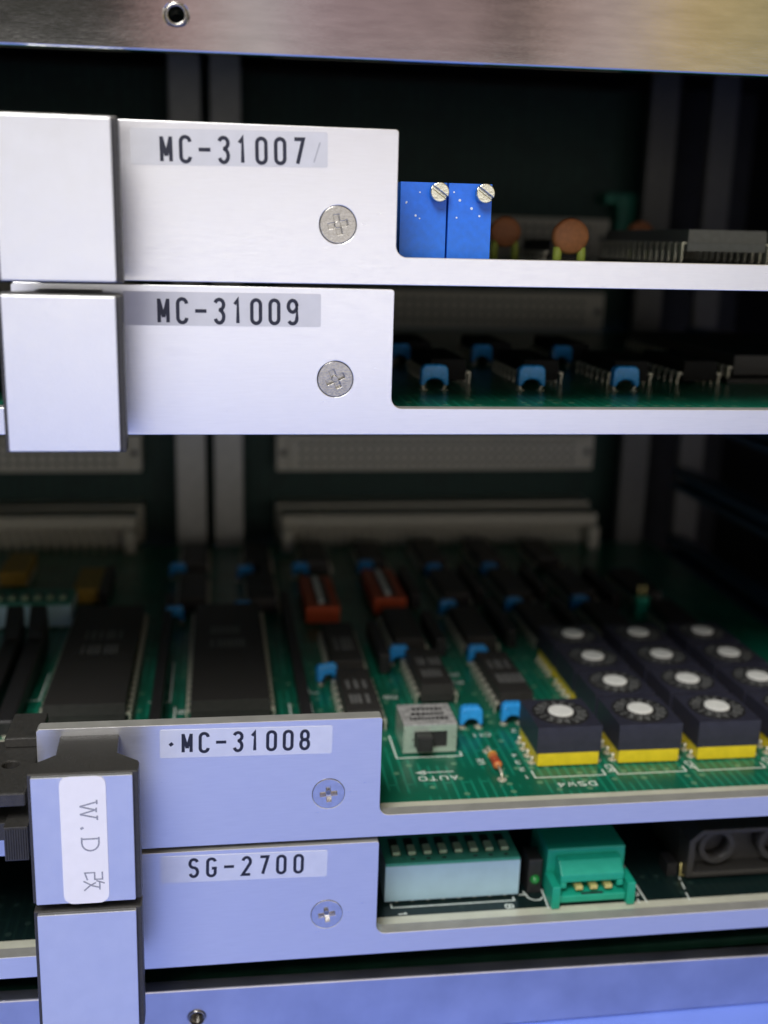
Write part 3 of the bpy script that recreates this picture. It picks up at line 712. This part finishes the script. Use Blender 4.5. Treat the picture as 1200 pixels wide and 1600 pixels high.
# green connector
g = G()
g.box(29.9, 43.3, 9.5, 19, ZS+.3, ZS+8.3, TEAL)
g.box(29.6, 31.0, 4.9, 9.48, ZS+.1, ZS+4.2, TEAL); g.box(42.4, 43.8, 4.9, 9.48, ZS+.1, ZS+4.2, TEAL)
g.box(31.02, 42.38, 5.6, 9.48, ZS+.7, ZS+2.0, TEAL)
g.prism([[(6.2,ZS+4.0),(9.48,ZS+4.0),(9.48,ZS+7.2),(8.0,ZS+7.0),(6.2,ZS+5.4)]], 'x', 31.3, 42.1, TEAL)
g.box(31.3, 32.4, 6.2, 9.48, ZS+2.9, ZS+3.98, TEAL); g.box(41.0, 42.1, 6.2, 9.48, ZS+2.9, ZS+3.98, TEAL)
gc = g.out('green_connector', D, (36.7,10,ZS), bev=.22, bseg=2)
for xx in (34.45, 36.95, 39.45):
    g = G(); g.box(xx-.62, xx+.62, 5.9, 9.49, ZS+2.75, ZS+3.45, GOLD); sub(g.out('pin', None, (xx,7,ZS+2.7), bev=.08), gc)
g = G(); g.box(34.9, 38.6, 5.8, 6.3, ZS+2.003, ZS+2.06, BLACK); sub(g.out('latch_slot', None, (37,6,ZS)), gc)
# black socket at the right
g = G(); zt = ZS+9.6
outl = [(55.2,ZS+.6),(89,ZS+.6),(89,zt),(57.4,zt),(55.2,zt-2.0)]
inn = [(56.4,ZS+1.6),(88,ZS+1.6),(88,zt-.9),(58.0,zt-.9),(56.4,zt-2.4)]
g.prism([outl, inn], 'y', 10.5, 14, BLACKP)
g.prism([[(55.25,ZS+.62),(88.9,ZS+.62),(88.9,zt-.05),(57.4,zt-.05),(55.25,zt-2.0)]], 'y', 14.01, 26, BLACKP)
sk = g.out('black_socket', D, (70,14,ZS), bev=.25)
for cx_ in (60.6, 71.5, 82.5):
    g = G(); g.prism([circ(cx_, ZS+6.0, 3.2, 32), circ(cx_, ZS+6.0, 2.3, 32)], 'y', 11.2, 14.005, BLACKP, True)
    sub(g.out('socket_barrel', None, (cx_,14,ZS+6)), sk)
g = G(); g.box(52.6, 54.4, 12.5, 16, ZS, ZS+2.4, BLACK); g.tube([(54.8,12.2,ZS+2.6),(54.8,12.0,ZS+.3),(56.2,12.0,ZS+.3)], .18, GOLD, 6); sub(g.out('solder_tab', None, (53.5,14,ZS)), sk)
g = BOARD[D]
g.ribbon([[(3.8,9.2),(3.8,8.2),(24.3,8.2),(24.3,9.2)], [(26.4,10.5),(26.8,8.6),(27.6,7.9),(28.6,7.9),(29.2,8.6)], [(25.4,9.6),(26.8,9.6)], [(29.7,11),(29.3,5.4)], [(46.2,20),(46.2,5.3)], [(44.9,6.5),(44.9,5.3)]], .26, lambda u,v,lf: (u,v,ZS+.02+lf*.6), SILK)
g.ribbon([[(53.6,5.2),(53.9,7.4)], [(54.1,8.4),(54.4,10.4)], [(54.5,11),(54.6,12)]], .22, lambda u,v,lf: (u,v,ZS+.02+lf*.6), SILK)
g.ribbon(strokes('1', 1.0, 1.3, 1), .26, lambda u,v,lf: (4.6+v, 6.9-u, ZS+.02+lf*.6), SILK)
g.ribbon(strokes('8', 1.0, 1.3, 1), .26, lambda u,v,lf: (22.4+v, 7.2-u, ZS+.02+lf*.6), SILK)
g.ribbon(strokes('0', .9, 1.2, 1), .24, lambda u,v,lf: (44.4+v, 8.3-u, ZS+.02+lf*.6), SILK)
for x in (50, 66): dip(D, x, 40, 8, 20, 8)
dip(D, 6, 34, 15.6, 36, 14)
for k_ in (A, Bc, Cc, D): finish(k_)
